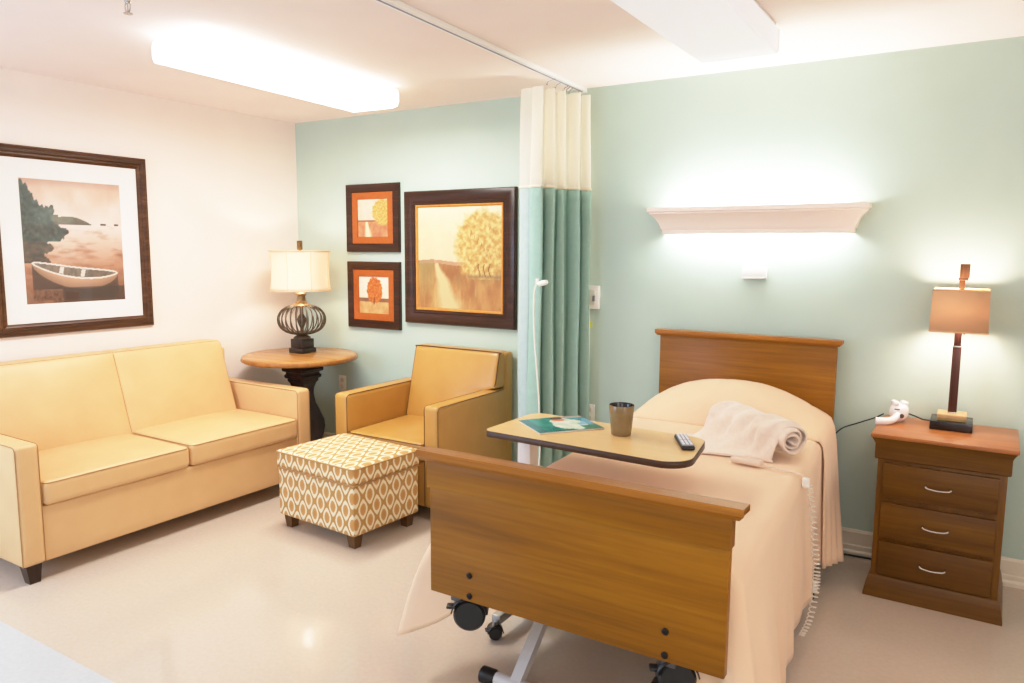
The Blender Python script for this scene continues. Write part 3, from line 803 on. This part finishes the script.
# folded part over the pillow, with its own side drapes
def hump(x, y):
    v = max(0, min(1, (y+.535)/.40)); c = bcx(y); w = (x-c)/HW
    hy = max(0, 1-(1-min(1, v*1.55))**2.2)
    hy *= 1-.35*smoothstep(.75, 1, v)
    hx = max(0, 1-abs(w)**2.3)**.8
    return ZT+.012+.175*hy*hx+.007*fbm(x, y, 5)*hy
rows = []
nfy = 34
for k in range(nfy+1):
    y = -.545+(-.10+.545)*k/nfy; c = bcx(y); row = []
    e = ins; hl = .30; hr = .10
    fl = .065+.02*math.sin(k*.5)
    for d in range(14, 0, -1):
        q = d/14; row.append((c-HW-.012-.05*q**1.2-.006*math.sin(k*.8)*q, y-.02*q, (ZT-.04)+(hl-ZT+.04)*q))
    row.append((c-HW-.004, y, ZT-.02))
    for i in range(41):
        x = c-HW+.012+(2*HW-.024)*i/40; z = hump(x, y)
        if k == 0: z -= .012
        if k == 1: z -= .002
        row.append((x, y+(0 if k else .004), z))
    row.append((c+HW+.006, y, ZT-.02))
    for d in range(1, 17):
        q = d/16; kk = k/nfy; row.append((c+HW+.014+.012*q+.092*q*kk+.008*math.sin(k*.7)*q, y+.03*q*(1-kk)-.26*q*kk, (ZT-.05)+(hr-ZT+.05)*q))
    rows.append(row)
mesh_obj('pillow_fold', B().grid(rows), peach, bs, angle=0, solid=.005)

# rolled throw
plush = mottled('plush_throw', (230, 210, 194), (238, 219, 204), 60, .95, .5, 300, spec=.1, Sheen_Weight=.6)
A = Vector((3.455, -.665, 0)); Z_ = Vector((3.80, -.925, 0)); ax_ = (Z_-A).normalized(); side = Vector((-ax_.y, ax_.x, 0))*-1  # towards the camera's left front
if side.y > 0: side = -side
prof = []
turns = 2.9; n = 90; nt_ = 16
for k in range(n+1):
    u = k/n; a = math.radians(8)+2*PI*turns*(1-u); r = .010+.066*u**.92
    r *= 1+.07*math.sin(a*2.0+.9)+.04*math.sin(a*3.1)
    prof.append((r*math.cos(a)*1.06, r*math.sin(a)*.97))
rows = []
nl = 34
for j in range(nl+1):
    w = j/nl; c = A+(Z_-A)*w
    endk = 1+.07*(1-w)+.03*math.sin(w*8+.5)-.12*(max(0, w-.88)/.12)**2-.22*(max(0, .09-w)/.09)**2
    lt = .232*smoothstep(.98, .45, w)+.012
    row = []
    p0, q0 = prof[n][0]*endk, prof[n][1]*endk
    for i in range(n+nt_+1):
        if i <= n:
            p_, q_ = prof[i][0]*endk, prof[i][1]*endk; tail = 0
        else:
            tail = (i-n)/nt_; bot = -.080*endk
            drop = smoothstep(0, .42, tail)
            p_ = p0+.022*drop+lt*max(0, tail-.22)/.78; q_ = q0+(bot-q0)*drop
        o_ = smoothstep(.55, .95, i/n) if i <= n else 1
        fold = .010*math.sin(w*17+2.6*(q_*12)+tail*3.0)+.008*math.sin(w*31-q_*30+1)
        wr = o_*(fold*(1-.55*tail)+.024*fbm(w*2.6+i*.006, i*.022, 3))
        pos = c+side*(p_+wr*.75)+ax_*(-.10*tail*(1-w)+.012*math.sin(i*.13)*(w > .9))
        z = .692+.080*endk+q_+wr*(.55 if tail < .3 else .22)
        row.append((pos.x, pos.y, max(z, .695)))
    rows.append(row)
th = mesh_obj('throw_blanket', B().grid(rows), plush, angle=0, solid=.011, subd=1)
tag(th, 'rolled cream plush throw blanket lying on the bed near the pillow', 'blanket')

# bed control with coiled cord
t = thing('bed_control', 'beige bed remote with coiled cord running over the side of the bed', 'bed remote', (3.66, -1.095, .69))
beige = base_mat('beige_plastic', (228, 206, 188), .45)
Mh = Matrix.Translation((3.662, -1.095, .705)) @ Matrix.Rotation(math.radians(-8), 4, 'Z')
mesh_obj('handset', B().rbox(-.062, .062, -.022, .022, -.011, .011, .010, 4, 4, M=Mh), beige, t)
mesh_obj('cord', B().tube(catmull([(3.72, -1.105, .702), (3.79, -1.115, .696), (3.85, -1.125, .694), (3.885, -1.135, .690)], 8), .0035, 8), beige, t)
mesh_obj('cord_clip', B().rbox(3.878, 3.904, -1.150, -1.128, .650, .688, .007, 3, 3), white_plastic, t)
cpath = catmull([(3.905, -1.145, .66), (3.918, -1.12, .56), (3.925, -1.08, .42), (3.93, -1.04, .30), (3.93, -1.04, .22), (3.925, -1.10, .13), (3.91, -1.17, .09)], 60)
pts = []
for i, q in enumerate(cpath):
    a = i*.62; k = i/len(cpath); rr = .009+.004*math.sin(k*PI)
    pts.append((q.x+rr*math.cos(a), q.y+rr*math.sin(a), q.z))
mesh_obj('coil_cord', B().tube(pts, .0023, 5), base_mat('coil_ivory', (226, 218, 206), .45), t)

# ------------------------------------------------------------------ overbed table
OZ = .83
t = thing('overbed_table', 'rolling overbed table with maple laminate top across the bed', 'overbed table', (3.20, -1.49, 0))
def rounded_poly(pts, rads, n=8):
    out = []; m_ = len(pts)
    for i in range(m_):
        p = Vector(pts[i]).to_2d(); a = Vector(pts[i-1]).to_2d(); c = Vector(pts[(i+1) % m_]).to_2d()
        d1 = (a-p).normalized(); d2 = (c-p).normalized(); ang = d1.angle(d2)
        tl = rads[i]/math.tan(ang/2); s_, e_ = p+d1*tl, p+d2*tl
        cen = p+(d1+d2).normalized()*(rads[i]/math.sin(ang/2))
        v1 = s_-cen; v2 = e_-cen; th_ = v1.angle_signed(v2) if True else 0
        for k in range(n+1):
            q = v1.copy(); q.rotate(Matrix.Rotation(-th_*k/n, 2)); out.append(tuple(cen+q))
    return out
poly = rounded_poly([(2.805, -1.660), (3.625, -1.700), (3.570, -1.325), (2.815, -1.275)], [.035, .09, .07, .06])
lam = wood('maple_laminate', (222, 182, 122), (229, 191, 132), (235, 199, 143), 0, .28, .5, .15)
mesh_obj('tabletop', B().prism(poly, OZ-.022, OZ), lam, t)
cxp = sum(p[0] for p in poly)/len(poly); cyp = sum(p[1] for p in poly)/len(poly)
edge = [(cxp+(x-cxp)*1.003, cyp+(y-cyp)*1.006) for x, y in poly]
mesh_obj('edge_band', B().grid([[(x, y, z) for x, y in edge] for z in (OZ-.024, OZ-.001)], closed=True), base_mat('brown_edge', (66, 42, 26), .4), t, solid=.002)
mesh_obj('support_rail', B().box(2.85, 3.35, -1.47, -1.41, OZ-.050, OZ-.022, .004), frame_m, t)
mesh_obj('column', B().box(2.845, 2.905, -1.475, -1.405, .07, OZ-.03, .006), frame_m, t)
b = B().box(2.845, 2.885, -1.66, -1.28, .06, .095, .004)
mesh_obj('cross_bar', b, grey_metal, t)
mesh_obj('base_beam', B().box(2.86, 3.55, -1.455, -1.425, .065, .092, .004), grey_metal, t)
mesh_obj('cross_bar', B().box(3.535, 3.575, -1.66, -1.28, .06, .095, .004), grey_metal, t)
for x in (2.865, 3.555):
    for y in (-1.665, -1.275):
        caster(x, y, .0275, .0275, t, .075, rot=math.radians(-50))

# mug
mx_, my_ = 3.280, -1.440
t = thing('mug', 'taupe ceramic mug with black inside on the overbed table', 'mug', (mx_, my_, OZ))
taupe = mottled('taupe_glaze', (128, 108, 72), (140, 120, 84), 25, .18)
mesh_obj('cup', B().lathe([(.033, 0), (.037, .003), (.040, .03), (.044, .075), (.0475, .112), (.046, .115)], mx_, my_, 40, cap=False, z0=OZ), taupe, t, angle=0)
mesh_obj('lining', B().lathe([(.046, .115), (.044, .110), (.038, .07), (.034, .03), (.030, .010), (0, .009)], mx_, my_, 40, cap=False, z0=OZ), base_mat('black_glaze', (24, 20, 20), .12), t, angle=0)
mesh_obj('base', B().lathe([(0, .001), (.033, .0)], mx_, my_, 40, cap=False, z0=OZ), taupe, t)
hp = catmull([(.039, 0, .082), (.058, 0, .084), (.068, 0, .065), (.064, 0, .042), (.036, 0, .026)], 6)
mesh_obj('handle', B().tube(hp, .0055, 10, M=Matrix.Translation((mx_, my_, OZ)) @ Matrix.Rotation(math.radians(88), 4, 'Z')), taupe, t)

# magazine
def mag_art(u, v):
    n = fbm(u, v, 5)
    c = lerp((20, 104, 96), (52, 150, 136), .5+n+.4*v)
    if u < .14: c = lerp(c, (60, 90, 110), .5)
    d = ((u-.62)/.26)**2+((v-.46)/.42)**2+.6*fbm(u, v, 4)
    if d < 1: c = lerp((240, 238, 226), (196, 222, 196), .5+2*fbm(u+3, v, 6))
    if ((u-.56)/.10)**2+((v-.80)/.13)**2 < 1+.5*n: c = (222, 140, 110)
    if ((u-.56)/.11)**2+((v-.88)/.08)**2 < .8: c = (104, 50, 36)
    if v > .86 and u > .66: c = lerp(c, (232, 170, 170), .7)
    if u > .74 and .3 < v < .8 and fbm(u, v, 3) > -.1: c = lerp(c, (120, 168, 214), .75)
    if u > .72 and v < .28: c = lerp(c, (26, 104, 66), .8)
    return c
t = thing('magazine', 'glossy magazine with a teal cover on the overbed table', 'magazine', (3.02, -1.435, OZ), math.radians(52))
bb = B(); bb.col = []
w_, h_ = .27, .225; nx_, ny_ = 60, 50; rows = []
for j in range(ny_+1):
    rows.append([(-w_/2+w_*i/nx_, -h_/2+h_*j/ny_, .0062+.002*math.sin(PI*i/nx_)) for i in range(nx_+1)])
    for i in range(nx_+1): bb.col.append(mag_art(i/nx_, j/ny_))
bb.grid(rows)
mesh_obj('cover', bb, art_mat('magazine_cover', .22), t, world=False, angle=0)
mesh_obj('pages', B().box(-w_/2+.001, w_/2-.001, -h_/2+.001, h_/2-.001, .0005, .0060, .001), base_mat('page_edges', (232, 228, 218), .7), t, world=False)

# television remote
Mr = math.radians(118)
t = thing('remote_control', 'small grey television remote at the right end of the overbed table', 'remote control', (3.528, -1.450, OZ), math.radians(-62))
mesh_obj('body', B().rbox(-.088, .088, -.024, .024, .0005, .017, .008, 3, 4), black_plastic, t, world=False)
mesh_obj('faceplate', B().box(-.084, .084, -.021, .021, .0165, .0185, .0015), base_mat('remote_grey', (136, 140, 146), .4), t, world=False)
key_m = base_mat('remote_keys', (232, 232, 238), .4)
for i in range(7):
    for j in range(3):
        x = -.068+.0215*i+(.006 if i > 3 else 0); y = -.013+.013*j
        mesh_obj('key', B().box(x-.007, x+.007, y-.0045, y+.0045, .0185, .0215, .001), key_m, t, world=False)

# ------------------------------------------------------------------ nightstand
nw = wood('walnut_case', (80, 50, 8), (102, 65, 14), (124, 82, 22), 2, .38, .8, .06)
nwh = wood('walnut_drawer', (76, 46, 6), (97, 62, 12), (118, 79, 20), 0, .38, .8, .06)
nwt = wood('walnut_top', (140, 82, 38), (164, 100, 50), (182, 118, 64), 0, .28, .8, .2)
cx, cyn = 4.306, -.245
t = thing('nightstand', 'brown wooden nightstand with three drawers right of the bed', 'nightstand', (cx, cyn, 0), math.radians(-1.5))
def sq(w, d, z, y0=0): return [(-w, -d+y0, z), (w, -d+y0, z), (w, d+y0, z), (-w, d+y0, z)]
mesh_obj('plinth', B().loft([sq(.262, .222, 0), sq(.262, .222, .012), sq(.254, .214, .06), sq(.246, .208, .092), sq(.240, .202, .098)]), nwh, t, world=False, angle=40)
mesh_obj('case', B().box(-.238, .238, -.198, .200, .095, .64, .003), nw, t, world=False)
mesh_obj('frieze', B().loft([sq(.246, .206, .622), sq(.250, .210, .628), sq(.250, .210, .69), sq(.254, .214, .70), sq(.262, .220, .714), sq(.266, .222, .72)]), nwh, t, world=False, angle=30)
mesh_obj('top', B().box(-.270, .270, -.226, .224, .718, .735, .004), nwt, t, world=False)
for z0, z1 in ((.458, .608), (.278, .433), (.105, .258)):
    d = mesh_obj('drawer', B().box(-.213, .213, -.216, -.19, z0, z1, .004), nwh, t, world=False)
    zc_ = (z0+z1)/2-.002
    hpts = catmull([(-.047, -.214, zc_+.006), (-.047, -.234, zc_+.004), (-.036, -.238, zc_-.002), (0, -.240, zc_-.005), (.036, -.238, zc_-.002), (.047, -.234, zc_+.004), (.047, -.214, zc_+.006)], 6)
    mesh_obj('handle', B().tube(hpts, .0042, 8), chrome, d, world=False)

# bedside lamp
lx, ly, lz = 4.324, -.155, .7352
t = thing('table_lamp', 'slim dark table lamp with a square tan shade on the nightstand', 'lamp', (lx, ly, lz))
bl = mottled('black_lacquer', (24, 18, 18), (34, 27, 26), 30, .2)
cop = wood('bronze_post', (48, 26, 20), (78, 44, 34), (104, 62, 48), 2, .25, 1)
mesh_obj('base', B().box(lx-.082, lx+.082, ly-.082, ly+.082, lz, lz+.040, .003), bl, t)
mesh_obj('plinth', B().box(lx-.056, lx+.056, ly-.056, ly+.056, lz+.040, lz+.052, .002), mottled('gold_leaf', (150, 122, 60), (176, 146, 84), 40, .35), t)
mesh_obj('plinth_cap', B().box(lx-.057, lx+.057, ly-.057, ly+.057, lz+.052, lz+.068, .002), mottled('tan_stone', (196, 158, 108), (206, 170, 122), 40, .4), t)
mesh_obj('post', B().box(lx-.017, lx+.017, ly-.017, ly+.017, lz+.068, lz+.37, .002), cop, t)
mesh_obj('ring', B().box(lx-.0185, lx+.0185, ly-.0185, ly+.0185, lz+.365, lz+.372, .001).box(lx-.019, lx+.019, ly-.019, ly+.019, lz+.068, lz+.074, .001), chrome, t)
mesh_obj('socket', B().box(lx-.014, lx+.014, ly-.014, ly+.014, lz+.372, lz+.44, .002), cop, t)
linen = mottled('tan_linen', (216, 158, 106), (224, 168, 116), 60, .85, .3, 500, spec=.2)
lin = sheer('tan_linen_shade', (226, 184, 144), 1, .14)
z0, z1, hw0, hw1 = lz+.440, lz+.620, .109, .105
shd = mesh_obj('lamp_shade', B().grid([[(lx-h, ly-h, z), (lx+h, ly-h, z), (lx+h, ly+h, z), (lx-h, ly+h, z)] for h, z in ((hw0, z0), (hw1, z1))], closed=True), lin, t, angle=30, solid=.003)
for h, z in ((hw0, z0), (hw1, z1)):
    mesh_obj('trim_band', ring([(lx-h, ly-h, z), (lx+h, ly-h, z), (lx+h, ly+h, z), (lx-h, ly+h, z)], .004), base_mat('linen_trim', (232, 182, 134), .8), shd, angle=30)
b = B()
for s in (-1, 1): b.tube([(lx, ly, z1-.01), (lx+s*hw1, ly, z1-.006)], .002, 5).tube([(lx, ly, z1-.01), (lx, ly+s*hw1, z1-.006)], .002, 5)
b.tube([(lx+.022, ly, lz+.42), (lx+.045, ly, lz+.50), (lx+.01, ly, z1-.01)], .002, 5)
mesh_obj('harp', b, chrome, t)
mesh_obj('finial', B().box(lx-.011, lx+.011, ly-.011, ly+.011, z1-.012, z1+.045, .001).box(lx-.015, lx+.022, ly-.013, ly+.013, z1+.040, z1+.052, .001, M=None).box(lx-.012, lx+.026, ly-.014, ly+.014, z1+.052, z1+.112, .002), wood('rustic_finial', (70, 42, 24), (116, 76, 46), (150, 108, 72), 2, .5, 3), t)
mesh_obj('bulb', B().lathe([(.010, .44), (.024, .47), (.030, .50), (.024, .53), (.006, .55)], lx, ly, 16, z0=lz), bulb_m, t)
lamp_light('lamp_glow', 'POINT', (lx, ly, lz+.525), 17, (1, .84, .77), t, shadow_soft_size=.075)

# telephone-like handset on the nightstand
t = thing('bedside_phone', 'white rounded handset with a curved arm on the nightstand corner', 'phone', (4.10, -.17, .735))
gloss_w = base_mat('glossy_white', (244, 238, 236), .2)
def blob(p, c, h): 
    p.z += .006*math.sin(p.x*90)*math.sin(p.y*70); return p
Mp = rot_about((4.11, -.14, .77), math.radians(20))
body = mesh_obj('body', B().rbox(4.072, 4.150, -.185, -.10, .736, .822, .036, 6, 4, blob, M=Mp), gloss_w, t)
mesh_obj('ear_piece', B().rbox(4.078, 4.105, -.175, -.12, .812, .834, .010, 3, 2, M=Mp).rbox(4.118, 4.146, -.165, -.115, .810, .832, .010, 3, 2, M=Mp), gloss_w, t)
mesh_obj('arm', B().tube(catmull([(4.112, -.185, .775), (4.098, -.215, .757), (4.075, -.245, .751), (4.045, -.262, .750), (4.028, -.266, .750)], 8), [.015+.004*(k/32) for k in range(33)], 12), gloss_w, t)
mesh_obj('dial', B().lathe([(.010, 0), (.010, .004), (.006, .006)], 0, 0, 14, M=Matrix.Translation((4.128, -.196, .772)) @ Matrix.Rotation(PI/2, 4, 'X')), base_mat('dial_grey', (74, 62, 66), .4), t)
mesh_obj('emblem', B().box(4.096, 4.118, -.192, -.188, .796, .803, .001), base_mat('emblem_grey', (130, 116, 120), .4), t)
cb = mesh_obj('power_cord', B().tube(catmull([(4.142, -.125, .775), (4.175, -.10, .76), (4.21, -.085, .745), (4.25, -.073, .742)], 8), .003, 8), black_wire)
tag(cb, 'short black cord from the white handset to the nightstand lamp', 'cord')
cb = mesh_obj('power_cord', B().tube(catmull([(4.04, -.035, .742), (4.0, -.025, .715), (3.93, -.02, .68), (3.86, -.02, .645), (3.82, -.03, .60)], 8), .003, 8), black_wire)
tag(cb, 'thin black cord along the wall from the nightstand to the headboard', 'cord')
cb = mesh_obj('floor_cable', B().tube(catmull([(3.80, -.10, .005), (3.88, -.045, .005), (3.96, -.035, .005), (4.04, -.03, .005), (4.15, -.03, .005)], 8), .005, 8), black_wire)
tag(cb, 'black cable lying on the floor along the baseboard beside the nightstand', 'cable')

# ------------------------------------------------------------------ light
w = bpy.data.worlds.new('room_surround'); scn.world = w; w.use_nodes = True
w.node_tree.nodes['Background'].inputs['Color'].default_value = (1.0, .97, .955, 1)
w.node_tree.nodes['Background'].inputs['Strength'].default_value = .82
def area(name, loc, target, size, sy, e, c):
    o = lamp_light(name, 'AREA', loc, e, c, shape='RECTANGLE', size=size, size_y=sy)
    o.rotation_euler = (Vector(target)-Vector(loc)).to_track_quat('-Z', 'Y').to_euler(); return o
area('right_side_fill', (5.6, -2.7, 1.5), (3.9, -1.2, .5), 1.3, 1.6, 20, (1, .95, .93))  # added fill to brighten the bed's right side, no known doorway behind it
area('camera_side_fill', (4.7, -5.1, 1.9), (3.9, -.8, .5), 1.6, 1.2, 12, (1, .95, .91))  # added soft fill from behind the camera, not a real corridor lamp
area('window_daylight', (.75, -4.5, 1.4), (.6, -2.4, .3), 1.2, 1.3, 52, (.46, .67, 1.0))
scn.view_settings.view_transform = 'Standard'
scn.view_settings.look = 'None'
scn.view_settings.exposure = 0.03
scn.view_settings.use_curve_mapping = True
cmap = scn.view_settings.curve_mapping
cmap.clip_max_x = 5; cmap.clip_max_y = 1
cur = cmap.curves[3]
cur.points[0].location = (0, 0); cur.points[1].location = (5, 1)
for q in ((.25, .25), (.5, .5), (.8, .75), (1.2, .91), (2, .985), (3.2, 1)): cur.points.new(*q)
cmap.update()
scn.cycles.use_denoising = True
scn.cycles.max_bounces = 10
scn.cycles.diffuse_bounces = 5
